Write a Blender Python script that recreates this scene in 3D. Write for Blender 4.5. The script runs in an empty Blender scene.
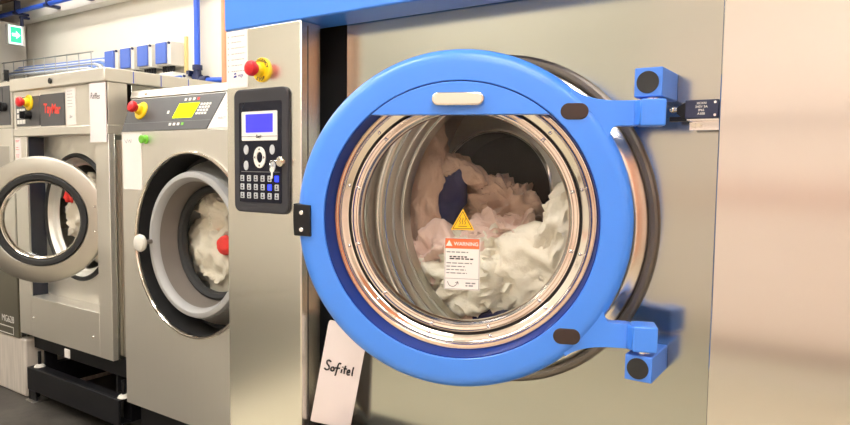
import bpy, bmesh, math, random
from mathutils import Vector, Matrix, noise
random.seed(7)
S = bpy.context.scene
COL = S.collection
PI = math.pi
R = math.radians

# ---------------------------------------------------------------- materials
def nodes_of(name):
    m = bpy.data.materials.new(name)
    m.use_nodes = True
    nt = m.node_tree
    return m, nt, nt.nodes['Principled BSDF'], nt.nodes['Material Output']

def mat(name, col, rough=0.5, metal=0.0, var=0.0, nscale=(8, 8, 8), bump=0.0, bscale=(60, 60, 60), coat=0.0,
        rvar=0.0, emis=0.0, spec=0.5, wave=0.0, sheen=0.0):
    m, nt, b, out = nodes_of(name)
    N, L = nt.nodes, nt.links
    b.inputs['Base Color'].default_value = (*col, 1)
    b.inputs['Roughness'].default_value = rough
    b.inputs['Metallic'].default_value = metal
    b.inputs['Specular IOR Level'].default_value = spec
    if coat:
        b.inputs['Coat Weight'].default_value = coat
        b.inputs['Coat Roughness'].default_value = 0.15
    if sheen:
        b.inputs['Sheen Weight'].default_value = sheen
    if emis:
        b.inputs['Emission Color'].default_value = (*col, 1)
        b.inputs['Emission Strength'].default_value = emis
    tc = N.new('ShaderNodeTexCoord')
    def noise_tex(scale, detail=3):
        mp = N.new('ShaderNodeMapping'); mp.inputs['Scale'].default_value = scale
        L.new(tc.outputs['Object'], mp.inputs['Vector'])
        t = N.new('ShaderNodeTexNoise'); t.inputs['Scale'].default_value = 1; t.inputs['Detail'].default_value = detail
        L.new(mp.outputs['Vector'], t.inputs['Vector'])
        return t
    if var or rvar:
        t = noise_tex(nscale)
        if var:
            mx = N.new('ShaderNodeMix'); mx.data_type = 'RGBA'
            mx.inputs['A'].default_value = (*[c * (1 - var) for c in col], 1)
            mx.inputs['B'].default_value = (*[min(1, c * (1 + var)) for c in col], 1)
            L.new(t.outputs['Fac'], mx.inputs['Factor'])
            L.new(mx.outputs['Result'], b.inputs['Base Color'])
        if rvar:
            mr = N.new('ShaderNodeMapRange')
            mr.inputs['From Min'].default_value = 0.3; mr.inputs['From Max'].default_value = 0.7
            mr.inputs['To Min'].default_value = max(0.02, rough - rvar); mr.inputs['To Max'].default_value = rough + rvar
            L.new(t.outputs['Fac'], mr.inputs['Value']); L.new(mr.outputs['Result'], b.inputs['Roughness'])
    last = None
    if wave:
        t = noise_tex((1.3, 1.3, 2.2), 1)
        bm_ = N.new('ShaderNodeBump'); bm_.inputs['Strength'].default_value = 1.0; bm_.inputs['Distance'].default_value = wave
        L.new(t.outputs['Fac'], bm_.inputs['Height']); last = bm_
    if bump:
        t = noise_tex(bscale, 2)
        b2 = N.new('ShaderNodeBump'); b2.inputs['Strength'].default_value = 1.0; b2.inputs['Distance'].default_value = bump
        L.new(t.outputs['Fac'], b2.inputs['Height'])
        if last: L.new(last.outputs['Normal'], b2.inputs['Normal'])
        last = b2
    if last: L.new(last.outputs['Normal'], b.inputs['Normal'])
    return m

def glass_mat(name, tint=(0.97, 0.98, 0.98), refl=0.02):
    m, nt, b, out = nodes_of(name)
    N, L = nt.nodes, nt.links
    N.remove(b)
    tr = N.new('ShaderNodeBsdfTransparent'); tr.inputs['Color'].default_value = (*tint, 1)
    gl = N.new('ShaderNodeBsdfGlossy'); gl.inputs['Roughness'].default_value = refl
    lw = N.new('ShaderNodeLayerWeight'); lw.inputs['Blend'].default_value = 0.5      # Schlick reflectance of a thin pane, the same from both sides
    pw = N.new('ShaderNodeMath'); pw.operation = 'POWER'; pw.inputs[1].default_value = 5; L.new(lw.outputs['Facing'], pw.inputs[0])
    fr = N.new('ShaderNodeMapRange'); fr.inputs['To Min'].default_value = 0.011; fr.inputs['To Max'].default_value = 1.0; L.new(pw.outputs[0], fr.inputs['Value'])
    mx = N.new('ShaderNodeMixShader')
    L.new(fr.outputs['Result'], mx.inputs['Fac']); L.new(tr.outputs[0], mx.inputs[1]); L.new(gl.outputs[0], mx.inputs[2])
    L.new(mx.outputs[0], out.inputs['Surface'])
    return m

def lin(r, g, b):
    f = lambda c: c / 12.92 if c <= 0.04045 else ((c + 0.055) / 1.055) ** 2.4
    return tuple(f(v / 255) for v in (r, g, b))

M = {}
M['steel'] = mat('brushed_steel', (0.48, 0.485, 0.445), 0.17, 1, var=0.012, nscale=(1, 1, 60), wave=0.0012)
M['steel_v'] = mat('brushed_steel_column', (0.86, 0.845, 0.78), 0.25, 1, var=0.012, nscale=(60, 60, 1), wave=0.002)
M['steel_pink'] = mat('brushed_steel_cabinet', (0.70, 0.665, 0.63), 0.13, 1, var=0.012, nscale=(1, 1, 60), wave=0.004)
M['steel_pale'] = mat('satin_steel', (0.86, 0.835, 0.78), 0.46, 1, var=0.012, nscale=(60, 60, 1), wave=0.002)
M['steel_dim'] = mat('drum_steel', (0.55, 0.53, 0.50), 0.35, 1, var=0.03, nscale=(40, 40, 40))
M['bead'] = mat('dark_bronze_ring', (0.20, 0.175, 0.15), 0.42, 0.8, var=0.05, nscale=(40, 40, 40))
M['chrome'] = mat('polished_chrome', (0.83, 0.77, 0.70), 0.09, 1, var=0.02)
M['lip'] = mat('rolled_steel_lip', (0.78, 0.74, 0.68), 0.24, 1, var=0.02)
M['rib'] = mat('ribbed_olive_steel', (0.50, 0.50, 0.46), 0.30, 1, var=0.03)
M['ringsteel'] = mat('door_ring_steel', (0.50, 0.475, 0.43), 0.34, 1, var=0.02)
M['chrome_c'] = mat('bright_chrome', (0.90, 0.89, 0.88), 0.07, 1, var=0.02)
M['blue'] = mat('blue_enamel', lin(68, 136, 240), 0.36, 0, var=0.03, nscale=(3, 3, 3), coat=0.25)
M['navy'] = mat('navy_enamel', lin(0, 50, 140), 0.5, 0, var=0.05, spec=0.25)
M['blueside'] = mat('blue_enamel_matt', lin(70, 128, 225), 0.45, 0, var=0.04, nscale=(20, 20, 20))
M['lid_blue'] = mat('dull_blue_lid', lin(84, 112, 196), 0.45, 0, var=0.04)
M['black'] = mat('black_plastic', (0.010, 0.010, 0.012), 0.42, 0, var=0.2, nscale=(30, 30, 30), spec=0.3)
M['rubber'] = mat('black_rubber', (0.014, 0.014, 0.015), 0.6, 0, var=0.2, nscale=(30, 30, 30))
M['recess_shade'] = mat('painted_recess_shade', (0.012, 0.016, 0.03), 0.4, 0, var=0.1)  # blue-black that stands in for shadow inside the washer recess
M['dark'] = mat('unlit_cavity_paint', (0.006, 0.006, 0.008), 0.8, 0, var=0.2)  # near-black standing in for the shade inside gaps and recesses
M['brownblack'] = mat('brown_black_plastic', (0.035, 0.020, 0.018), 0.4, 0, var=0.15, nscale=(40, 40, 40))
M['grey_p'] = mat('dark_grey_panel', lin(78, 78, 80), 0.4, 0, var=0.05)
M['grey_b'] = mat('charcoal_bezel', lin(56, 56, 61), 0.42, 0, var=0.05, spec=0.3)
M['ink'] = mat('glossy_ink_panel', (0.008, 0.009, 0.018), 0.25, 0, var=0.1, spec=0.25)
M['grey_ring'] = mat('light_grey_moulding', lin(168, 168, 168), 0.4, 0, var=0.03)
M['grey_taupe'] = mat('taupe_moulding', lin(120, 112, 105), 0.5, 0, var=0.05)
M['white_p'] = mat('white_plastic', lin(232, 230, 224), 0.4, 0, var=0.02)
M['box_grey'] = mat('pale_grey_plastic', lin(222, 218, 208), 0.45, 0, var=0.03)
M['paper'] = mat('white_paper', lin(236, 230, 226), 0.7, 0, var=0.02, nscale=(40, 40, 40))
M['card'] = mat('white_card', lin(240, 230, 230), 0.55, 0, var=0.015, nscale=(20, 20, 20))
M['red'] = mat('red_plastic', lin(205, 30, 38), 0.35, 0, var=0.05)
M['redprint'] = mat('red_print', lin(235, 62, 50), 0.5, 0, var=0.03)
M['yellow'] = mat('yellow_plastic', lin(245, 208, 30), 0.4, 0, var=0.03)
M['sign_y'] = mat('yellow_sticker', lin(250, 195, 25), 0.4, 0, var=0.02)
M['orange'] = mat('orange_print', lin(240, 112, 65), 0.45, 0, var=0.02)
M['inkdark'] = mat('dark_print', (0.02, 0.02, 0.025), 0.6, 0, var=0.1)
M['inkgrey'] = mat('grey_print', (0.22, 0.22, 0.23), 0.6, 0, var=0.1)
M['inkblue'] = mat('blue_print', lin(40, 50, 140), 0.6, 0, var=0.1)
M['green'] = mat('green_plastic', lin(110, 190, 50), 0.4, 0, var=0.05)
M['lcd_blue'] = mat('blue_lit_screen', lin(52, 50, 255), 0.2, 0, emis=1.0, var=0.02)
M['lcd_yellow'] = mat('yellow_lit_screen', lin(225, 250, 0), 0.5, 0, emis=1.0, var=0.02, spec=0.1)
M['led_blue'] = mat('blue_lit_key', lin(40, 60, 255), 0.2, 0, emis=1.4, var=0.02)
M['exit_g'] = mat('green_lit_sign', lin(55, 205, 155), 0.3, 0, emis=0.75, var=0.02)
M['exit_w'] = mat('white_lit_sign', lin(225, 255, 245), 0.3, 0, emis=0.9, var=0.02)
M['key_g'] = mat('grey_key', lin(190, 195, 200), 0.35, 0, var=0.05)
M['pipe'] = mat('blue_pipe', lin(50, 95, 215), 0.35, 0, var=0.05)
M['pipe_d'] = mat('dark_blue_fitting', lin(30, 40, 80), 0.4, 0, var=0.1)
M['switch'] = mat('dark_blue_switch', lin(32, 40, 70), 0.4, 0, var=0.08)
M['zinc'] = mat('galvanised_wire', (0.48, 0.48, 0.47), 0.4, 0.9, var=0.1)
M['duct'] = mat('galvanised_duct', (0.62, 0.64, 0.66), 0.42, 0.6, var=0.05)
M['cable_w'] = mat('white_cable', lin(225, 228, 232), 0.5, 0, var=0.03)
M['cable_b'] = mat('pale_blue_cable', lin(120, 150, 215), 0.5, 0, var=0.05)
M['copper'] = mat('orange_lagged_pipe', lin(222, 150, 112), 0.5, 0, var=0.08, nscale=(20, 20, 4))
M['ystrip'] = mat('yellow_conduit', lin(228, 205, 140), 0.5, 0, var=0.05)
M['wall'] = mat('white_wall_paint', lin(226, 220, 207), 0.75, 0, var=0.015, nscale=(2, 2, 2), bump=0.0006, bscale=(90, 90, 90))
M['beam'] = mat('grey_beam_paint', lin(236, 231, 220), 0.7, 0, var=0.03)
M['brownwood'] = mat('brown_timber', lin(120, 92, 72), 0.6, 0, var=0.15, nscale=(4, 40, 40))
M['pinkwall'] = mat('pink_beige_wall', lin(244, 228, 217), 0.75, 0, var=0.03, nscale=(2, 2, 2))
M['blush'] = mat('added_rail_blush', lin(222, 190, 175), 0.6, 0, var=0.03)
M['terracotta'] = mat('terracotta_wall', lin(208, 140, 106), 0.75, 0, var=0.08, nscale=(3, 3, 3))
M['ceil'] = mat('white_ceiling', lin(235, 233, 226), 0.8, 0, var=0.02)
M['lamp'] = mat('lamp_diffuser', (1.0, 0.97, 0.92), 0.4, 0, emis=26.0)
M['plinth'] = mat('chalky_concrete', lin(196, 188, 178), 0.85, 0, var=0.35, nscale=(55, 55, 4), bump=0.002, bscale=(40, 40, 8))
M['blackframe'] = mat('black_steel_paint', (0.010, 0.010, 0.012), 0.4, 0, var=0.3, nscale=(12, 12, 12), spec=0.2)
M['olive'] = mat('shaded_olive_panel', lin(98, 94, 80), 0.4, 0.3, var=0.06)  # the panel's shading is part of this dark olive tone
M['linen_w'] = mat('white_linen', lin(226, 218, 200), 0.9, 0, var=0.06, nscale=(12, 12, 12), bump=0.002, bscale=(150, 150, 150), sheen=0.2)
M['linen_c'] = mat('cream_linen', lin(235, 224, 205), 0.9, 0, var=0.06, nscale=(12, 12, 12), bump=0.0015, bscale=(150, 150, 150), sheen=0.2)
M['linen_t'] = mat('tan_pink_linen', lin(190, 158, 138), 0.9, 0, var=0.10, nscale=(18, 18, 18), bump=0.002, bscale=(110, 110, 110), sheen=0.2)
M['linen_p'] = mat('pale_pink_linen', lin(222, 192, 178), 0.9, 0, var=0.06, nscale=(14, 14, 14), bump=0.0015, bscale=(150, 150, 150), sheen=0.2)
M['linen_n'] = mat('navy_cloth', lin(22, 26, 72), 0.85, 0, var=0.15, nscale=(14, 14, 14), sheen=0.1)
M['linen_r'] = mat('red_cloth', lin(238, 60, 52), 0.8, 0, var=0.06, nscale=(14, 14, 14))
M['glass'] = glass_mat('clear_glass')
M['brass'] = mat('nickel_lock', (0.75, 0.70, 0.60), 0.25, 1, var=0.05)

def brick_wall():
    m, nt, b, out = nodes_of('painted_brick')
    N, L = nt.nodes, nt.links
    tc = N.new('ShaderNodeTexCoord'); mp = N.new('ShaderNodeMapping')
    mp.inputs['Rotation'].default_value = (R(90), 0, R(90))
    br = N.new('ShaderNodeTexBrick'); br.inputs['Scale'].default_value = 4.2
    br.inputs['Color1'].default_value = (*lin(222, 216, 206), 1); br.inputs['Color2'].default_value = (*lin(210, 204, 194), 1)
    br.inputs['Mortar'].default_value = (*lin(180, 172, 162), 1); br.inputs['Mortar Size'].default_value = 0.02
    L.new(tc.outputs['Object'], mp.inputs['Vector']); L.new(mp.outputs['Vector'], br.inputs['Vector'])
    L.new(br.outputs['Color'], b.inputs['Base Color'])
    bp = N.new('ShaderNodeBump'); bp.inputs['Distance'].default_value = 0.004; bp.invert = True
    L.new(br.outputs['Fac'], bp.inputs['Height']); L.new(bp.outputs['Normal'], b.inputs['Normal'])
    b.inputs['Roughness'].default_value = 0.7
    return m
M['brick'] = brick_wall()

def floor_mat():
    m, nt, b, out = nodes_of('dark_stained_floor')
    N, L = nt.nodes, nt.links
    tc = N.new('ShaderNodeTexCoord')
    t = N.new('ShaderNodeTexNoise'); t.inputs['Scale'].default_value = 5; t.inputs['Detail'].default_value = 9; t.inputs['Roughness'].default_value = 0.65
    t2 = N.new('ShaderNodeTexNoise'); t2.inputs['Scale'].default_value = 130; t2.inputs['Detail'].default_value = 2
    L.new(tc.outputs['Object'], t.inputs['Vector']); L.new(tc.outputs['Object'], t2.inputs['Vector'])
    cr = N.new('ShaderNodeValToRGB')
    cr.color_ramp.elements[0].position = 0.35; cr.color_ramp.elements[0].color = (*lin(42, 39, 36), 1)
    cr.color_ramp.elements[1].position = 0.75; cr.color_ramp.elements[1].color = (*lin(84, 79, 72), 1)
    L.new(t.outputs['Fac'], cr.inputs['Fac']); L.new(cr.outputs['Color'], b.inputs['Base Color'])
    bp = N.new('ShaderNodeBump'); bp.inputs['Distance'].default_value = 0.0015
    L.new(t2.outputs['Fac'], bp.inputs['Height']); L.new(bp.outputs['Normal'], b.inputs['Normal'])
    b.inputs['Roughness'].default_value = 0.5
    return m
M['floor'] = floor_mat()
M['aisle'] = mat('pale_aisle_floor', lin(188, 180, 160), 0.5, 0, var=0.06, nscale=(5, 5, 5), bump=0.0006, bscale=(90, 90, 90))

# ---------------------------------------------------------------- mesh helpers
class B:
    def __init__(s): s.bm = bmesh.new()
    def box(s, x0, x1, y0, y1, z0, z1, T=None):
        v = [s.bm.verts.new((T @ Vector(p)) if T else p) for p in
             ((x0, y0, z0), (x1, y0, z0), (x1, y1, z0), (x0, y1, z0), (x0, y0, z1), (x1, y0, z1), (x1, y1, z1), (x0, y1, z1))]
        for f in ((0, 3, 2, 1), (4, 5, 6, 7), (0, 1, 5, 4), (1, 2, 6, 5), (2, 3, 7, 6), (3, 0, 4, 7)):
            s.bm.faces.new([v[i] for i in f])
        return s
    def hexa(s, pts):
        v = [s.bm.verts.new(p) for p in pts]
        for f in ((0, 3, 2, 1), (4, 5, 6, 7), (0, 1, 5, 4), (1, 2, 6, 5), (2, 3, 7, 6), (3, 0, 4, 7)):
            s.bm.faces.new([v[i] for i in f])
        return s
    def prism(s, poly, y0, y1, T=None):
        # polygon in local x,z extruded along local y
        f = lambda p: (T @ Vector(p)) if T else Vector(p)
        a = [s.bm.verts.new(f((x, y0, z))) for x, z in poly]
        b = [s.bm.verts.new(f((x, y1, z))) for x, z in poly]
        n = len(poly)
        s.bm.faces.new(a); s.bm.faces.new(b[::-1])
        for i in range(n):
            s.bm.faces.new((a[i], b[i], b[(i + 1) % n], a[(i + 1) % n]))
        return s
    def lathe(s, prof, T, seg=96, closed=False):
        # profile (radius, y) turned about local y
        rings = []
        for r, y in prof:
            if r < 1e-6: rings.append([s.bm.verts.new(T @ Vector((0, y, 0)))])
            else: rings.append([s.bm.verts.new(T @ Vector((r * math.cos(2 * PI * k / seg), y, r * math.sin(2 * PI * k / seg)))) for k in range(seg)])
        n = len(rings)
        for i in range(n if closed else n - 1):
            p, q = rings[i], rings[(i + 1) % n]
            for k in range(seg):
                k2 = (k + 1) % seg
                if len(p) == 1 and len(q) == 1: continue
                if len(p) == 1: s.bm.faces.new((p[0], q[k], q[k2]))
                elif len(q) == 1: s.bm.faces.new((p[k], q[0], p[k2]))
                else: s.bm.faces.new((p[k], q[k], q[k2], p[k2]))
        return s
    def tube(s, pts, r, seg=8, flat=1.0, cap=True):
        pts = [Vector(p) for p in pts]
        rings = []
        up = Vector((0.013, 0.02, 1)).normalized()
        for i, p in enumerate(pts):
            d = (pts[min(i + 1, len(pts) - 1)] - pts[max(i - 1, 0)]).normalized()
            a = d.cross(up)
            if a.length < 0.05: a = d.cross(Vector((1, 0, 0)))
            a.normalize(); b = a.cross(d).normalized()
            rings.append([s.bm.verts.new(p + a * (r * flat * math.cos(2 * PI * k / seg)) + b * (r * math.sin(2 * PI * k / seg))) for k in range(seg)])
        for p, q in zip(rings, rings[1:]):
            for k in range(seg): s.bm.faces.new((p[k], p[(k + 1) % seg], q[(k + 1) % seg], q[k]))
        if cap: s.bm.faces.new(rings[0][::-1]); s.bm.faces.new(rings[-1])
        return s
    def cyl(s, p0, p1, r0, r1=None, seg=24):
        p0, p1 = Vector(p0), Vector(p1)
        r1 = r0 if r1 is None else r1
        d = p1 - p0
        T = Matrix.Translation(p0) @ d.to_track_quat('Y', 'Z').to_matrix().to_4x4()
        return s.lathe([(0, 0), (r0, 0), (r1, d.length), (0, d.length)], T, seg)
    def ball(s, c, r, seg=16, sc=(1, 1, 1)):
        T = Matrix.Translation(c) @ Matrix.Diagonal((*sc, 1))
        n = 10
        return s.lathe([(r * math.sin(PI * i / n), -r * math.cos(PI * i / n)) for i in range(n + 1)], T, seg)
    def holed(s, x0, x1, z0, z1, y0, y1, cx, cz, r, seg=96):
        # rectangular sheet with one round hole, thickness y0..y1
        an = [2 * PI * k / seg for k in range(seg)]
        for x, z in ((x0, z0), (x1, z0), (x0, z1), (x1, z1)): an.append(math.atan2(z - cz, x - cx) % (2 * PI))
        an = sorted(set(round(a, 6) for a in an))
        L = []
        for y in (y0, y1):
            o, i = [], []
            for a in an:
                c, q = math.cos(a), math.sin(a)
                t = min(((x1 - cx) / c if c > 1e-9 else 1e9), ((x0 - cx) / c if c < -1e-9 else 1e9),
                        ((z1 - cz) / q if q > 1e-9 else 1e9), ((z0 - cz) / q if q < -1e-9 else 1e9))
                o.append(s.bm.verts.new((cx + t * c, y, cz + t * q))); i.append(s.bm.verts.new((cx + r * c, y, cz + r * q)))
            L.append((o, i))
        n = len(an)
        (o0, i0), (o1, i1) = L
        for k in range(n):
            j = (k + 1) % n
            s.bm.faces.new((o0[k], o0[j], i0[j], i0[k])); s.bm.faces.new((o1[k], i1[k], i1[j], o1[j]))
            s.bm.faces.new((i0[k], i0[j], i1[j], i1[k])); s.bm.faces.new((o0[k], o1[k], o1[j], o0[j]))
        return s
    def build(s, name, m, parent=None, bevel=0.0, seg=2, ang=35, smooth=True):
        bmesh.ops.recalc_face_normals(s.bm, faces=s.bm.faces)
        me = bpy.data.meshes.new(name)
        s.bm.to_mesh(me); s.bm.free()
        return place(name, me, m, parent, bevel, seg, ang, smooth)

def wloc(o):
    v = Vector()
    while o: v += Vector(o.location); o = o.parent
    return v

def place(name, me, m, parent=None, bevel=0.0, seg=2, ang=35, smooth=True):
    o = bpy.data.objects.new(name, me); COL.objects.link(o)
    if parent is None:
        # origin of a lone mesh: middle of its base
        xs = [v.co for v in me.vertices]
        c = Vector(((min(v.x for v in xs) + max(v.x for v in xs)) / 2, (min(v.y for v in xs) + max(v.y for v in xs)) / 2, min(v.z for v in xs)))
        me.transform(Matrix.Translation(-c)); o.location = c
    else:
        me.transform(Matrix.Translation(-wloc(parent))); o.parent = parent
    if isinstance(m, str): m = M[m]
    me.materials.append(m)
    if smooth:
        me.shade_smooth() if hasattr(me, 'shade_smooth') else None
        me.set_sharp_from_angle(angle=R(ang))
    if bevel:
        b = o.modifiers.new('bevel', 'BEVEL'); b.width = bevel; b.segments = seg; b.limit_method = 'ANGLE'; b.angle_limit = R(40); b.harden_normals = False
    return o

def text(s, size, T, m, parent, name, align='CENTER', ext=0.0002, sx=1.0, shear=0.0, bold=0.0):
    c = bpy.data.curves.new('t', 'FONT'); c.body = s; c.size = size; c.align_x = align; c.align_y = 'CENTER'; c.extrude = ext; c.shear = shear; c.offset = bold
    o = bpy.data.objects.new('t', c); COL.objects.link(o)
    bpy.context.view_layer.update()
    me = bpy.data.meshes.new_from_object(o.evaluated_get(bpy.context.evaluated_depsgraph_get()))
    bpy.data.objects.remove(o); bpy.data.curves.remove(c)
    # text x,y -> local x,z ; depth -> local -y
    A = Matrix(((sx, 0, 0, 0), (0, 0, -1, 0), (0, 1, 0, 0), (0, 0, 0, 1)))
    me.transform(T @ A)
    me.name = name
    return place(name, me, m, parent, smooth=False)

def strokes(lines, T, r, m, parent, name):
    b = B()
    for l in lines:
        pts = []
        n = len(l)
        for i in range(n - 1):          # Catmull-Rom through the pen points
            p0, p1, p2, p3 = (Vector(l[max(0, i - 1)]), Vector(l[i]), Vector(l[i + 1]), Vector(l[min(n - 1, i + 2)]))
            for k in range(5):
                t = k / 5
                pts.append(0.5 * ((2 * p1) + (p2 - p0) * t + (2 * p0 - 5 * p1 + 4 * p2 - p3) * t * t + (3 * p1 - p0 - 3 * p2 + p3) * t ** 3))
        pts.append(Vector(l[-1]))
        b.tube([T @ Vector((p.x, 0, p.y)) for p in pts], r, 6)
    return b.build(name, m, parent)

def tag(o, label, cat, group=None, kind=None):
    o['label'] = label; o['category'] = cat
    if group: o['group'] = group
    if kind: o['kind'] = kind
    return o
def thing(name, loc, label, cat, group=None):
    o = bpy.data.objects.new(name, None); COL.objects.link(o); o.location = loc; o.empty_display_size = 0.1
    return tag(o, label, cat, group)
def struct(o): o['kind'] = 'structure'; return o
def copy_tree(o, parent=None):
    c = o.copy(); COL.objects.link(c); c.parent = parent
    for ch in o.children: copy_tree(ch, c)
    return c
def TY(x, y, z): return Matrix.Translation((x, y, z))
def rrect(x0, x1, z0, z1, r, n=6):
    P = []
    for cx, cz, a0 in ((x1 - r, z1 - r, 0), (x0 + r, z1 - r, 90), (x0 + r, z0 + r, 180), (x1 - r, z0 + r, 270)):
        for k in range(n + 1):
            a = R(a0 + 90 * k / n); P.append((cx + r * math.cos(a), cz + r * math.sin(a)))
    return P

def estop(parent, c, k, words, name='emergency_stop', T=None):
    """red mushroom button on a yellow collar; c on the surface, k scale; T orients local -y outward"""
    T = T or TY(*c)
    b = B().lathe([(0, -0.046 * k), (0.010 * k, -0.0455 * k), (0.0165 * k, -0.043 * k), (0.0190 * k, -0.037 * k), (0.0185 * k, -0.031 * k), (0.012 * k, -0.025 * k), (0.011 * k, -0.006 * k), (0, -0.006 * k)], T, 40)
    e = b.build(name, 'red', parent)
    B().lathe([(0, 0), (0.030 * k, 0), (0.030 * k, -0.004 * k), (0.028 * k, -0.006 * k), (0.0, -0.006 * k)], T, 48).build('yellow_collar', 'yellow', e)
    B().lathe([(0.0165 * k, -0.006 * k), (0.0165 * k, -0.018 * k), (0.0125 * k, -0.022 * k), (0.0125 * k, -0.006 * k)], T, 32, closed=True).build('stem', 'yellow', e)
    if words:
        for w, a0, a1 in (('EMERGENCY', 165, 15), ('STOP', 240, 300)):
            for i, ch in enumerate(w):
                a = R(a0 + (a1 - a0) * i / (len(w) - 1)); rr = 0.0235 * k
                rot = a - PI / 2 if w == 'EMERGENCY' else a + PI / 2
                text(ch, 0.0105 * k, T @ TY(rr * math.cos(a), -0.0062 * k, rr * math.sin(a)) @ Matrix.Rotation(-rot, 4, 'Y'), 'inkdark', e, 'lettering', bold=0.0004)
    return e

def label_lines(parent, x0, x1, zs, y, m, h=0.0022, seed=1, T=None):
    rnd = random.Random(seed)
    b = B()
    for z in zs:
        w = (x1 - x0) * rnd.uniform(0.6, 1.0); x = x0
        while x < x0 + w:
            l = rnd.uniform(0.004, 0.011)
            b.box(x, min(x + l, x0 + w), y - 0.0002, y, z - h / 2, z + h / 2, T); x += l + 0.002
    return b.build('small_print', m, parent, smooth=False)

def cloth(name, label, cat, c, rad, seed, m, rot=(0, 0, 0), amp=0.22, f=9.0, sub=5, group=None, fine=0.25, flat=None):
    bm = bmesh.new()
    bmesh.ops.create_icosphere(bm, subdivisions=sub, radius=1)
    off = Vector((seed * 7.3, seed * 3.1, seed * 5.7))
    mr = min(rad)
    for v in bm.verts:
        d = v.co.normalized()
        p = Vector((d.x * rad[0], d.y * rad[1], d.z * rad[2]))
        w = noise.noise_vector(p * f * 0.7 + off) * 0.6
        q = p * f + off + w
        h = (1 - abs(noise.noise(q))) ** 2 * 0.9 + fine * (1 - abs(noise.noise(q * 2.6 + w * 2))) ** 3 + 0.5 * noise.noise(p * f * 0.45 + off) - 0.75
        n = Vector((d.x / rad[0], d.y / rad[1], d.z / rad[2])).normalized()
        v.co = p + n * (h * amp * mr * 2.2)
    E = Matrix.Translation(c) @ (Matrix.Rotation(R(rot[2]), 4, 'Z') @ Matrix.Rotation(R(rot[1]), 4, 'Y') @ Matrix.Rotation(R(rot[0]), 4, 'X'))
    bm.transform(E)
    me = bpy.data.meshes.new(name); bm.to_mesh(me); bm.free()
    return tag(place(name, me, m, None, ang=80), label, cat, group)

# ---------------------------------------------------------------- the room
XL_, XR_, YF, YB, ZC = -6.3, 3.0, -1.75, 2.7, 3.2
struct(B().box(XL_ - .1, XR_ + .1, YF - .1, YB + .1, -0.1, 0).build('floor', 'floor'))
struct(B().box(XL_ - .1, XR_ + .1, YF - .1, YB + .1, ZC, ZC + .1).build('ceiling', 'ceil'))
struct(B().box(XL_ - .1, XR_ + .1, YB, YB + .1, 0, ZC).build('wall_back', 'wall'))
struct(B().box(XL_ - .1, XR_ + .1, YF - .1, YF, 0, ZC).build('wall_front', 'wall'))
struct(B().box(XL_ - .1, XL_, YF, YB, 0, ZC).build('wall_left', 'wall'))
struct(B().box(XR_, XR_ + .1, YF, YB, 0, ZC).build('wall_right', 'pinkwall'))
struct(B().box(XL_, XR_, YF, YF + .03, 0.0, 0.16).build('baseboard_front', 'wall', bevel=0.004))
struct(B().box(XL_, XR_, YF, YF + .03, 0.161, 0.25).build('trim_added_low', 'brownwood', bevel=0.004))  # this and the rails below: added behind the camera as reflection bands
struct(B().box(XL_, XR_, YF, YF + .03, 0.98, 1.10).build('trim_added_mid', 'blush', bevel=0.004))
struct(B().box(XL_, XR_, YF, YF + .03, 1.46, 1.485).build('trim_added_upper', 'brownwood', bevel=0.004))
struct(B().box(XL_, XR_, YF, YF + .03, 2.06, 2.15).build('trim_added_top', 'wall', bevel=0.004))
struct(B().box(-1.15, 1.149, YF, YF + .02, 0.0, ZC - .001).build('trim_11', 'pinkwall'))
struct(B().box(1.15, 2.6, YF, YF + .06, 0.0, ZC - .001).build('trim_7', 'terracotta', bevel=0.004))
# painted brick pier that closes the left end, grey pilaster and soffit against the back wall
struct(B().box(-6.29, -5.35, 1.75, 2.22, 0, ZC).build('trim_1', 'brick'))
struct(B().box(-6.29, -5.86, 2.45, 2.69, 0, 2.34).build('trim_2', 'beam', bevel=0.004))
struct(B().box(-6.29, 1.5, 2.60, 2.69, 2.34, 2.47).build('trim_3', 'beam', bevel=0.004))
struct(B().box(-6.29, -5.30, 2.25, 2.55, 2.49, 2.62).build('trim_4', 'brownwood', bevel=0.004))

struct(B().box(-2.6, XR_, YF + .035, 0.95, 0.0, 0.004).build('trim_10', 'aisle'))
# ---------------------------------------------------------------- ceiling lamps, out of view; the back wall pair added to brighten it
def ceiling_light(x, y, lx, ly, label):
    t = thing('ceiling_light', (x, y, ZC - 0.09), label, 'ceiling light', 'strip lights on the ceiling')
    B().box(x - lx / 2 - .03, x + lx / 2 + .03, y - ly / 2 - .03, y + ly / 2 + .03, ZC - 0.06, ZC - 0.002).build('housing', 'white_p', t, bevel=0.005)
    B().box(x - lx / 2, x + lx / 2, y - ly / 2, y + ly / 2, ZC - 0.09, ZC - 0.06).build('diffuser', 'lamp', t, bevel=0.01)
for i, (x, y) in enumerate(((-4.9, 0.3), (-3.2, 0.3), (-1.5, 0.1), (0.2, 0.1), (1.9, 0.1), (-2.4, -1.1), (0.6, -1.1), (-4.6, 1.55), (-2.7, 1.55))):
    ceiling_light(x, y, 1.25, 0.22, 'white ceiling strip light ' +
                  ('nearest the exit sign', 'above the white control panel aisle', 'above the blue washer', 'above the steel cabinet', 'beside the terracotta wall',
                   'by the pink wall behind the washers', 'by the pink wall behind the cabinet', 'over the plinth, added to brighten the back wall', 'over the yellow display, added to brighten the back wall')[i])

# ---------------------------------------------------------------- big washer with the blue door
FY = 1.225
CX, CZ = -0.652, 1.090
W = thing('industrial_washer', (-0.8, 1.7, 0), 'large stainless steel washer with an open blue round door and blue top fascia', 'washer')
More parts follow.
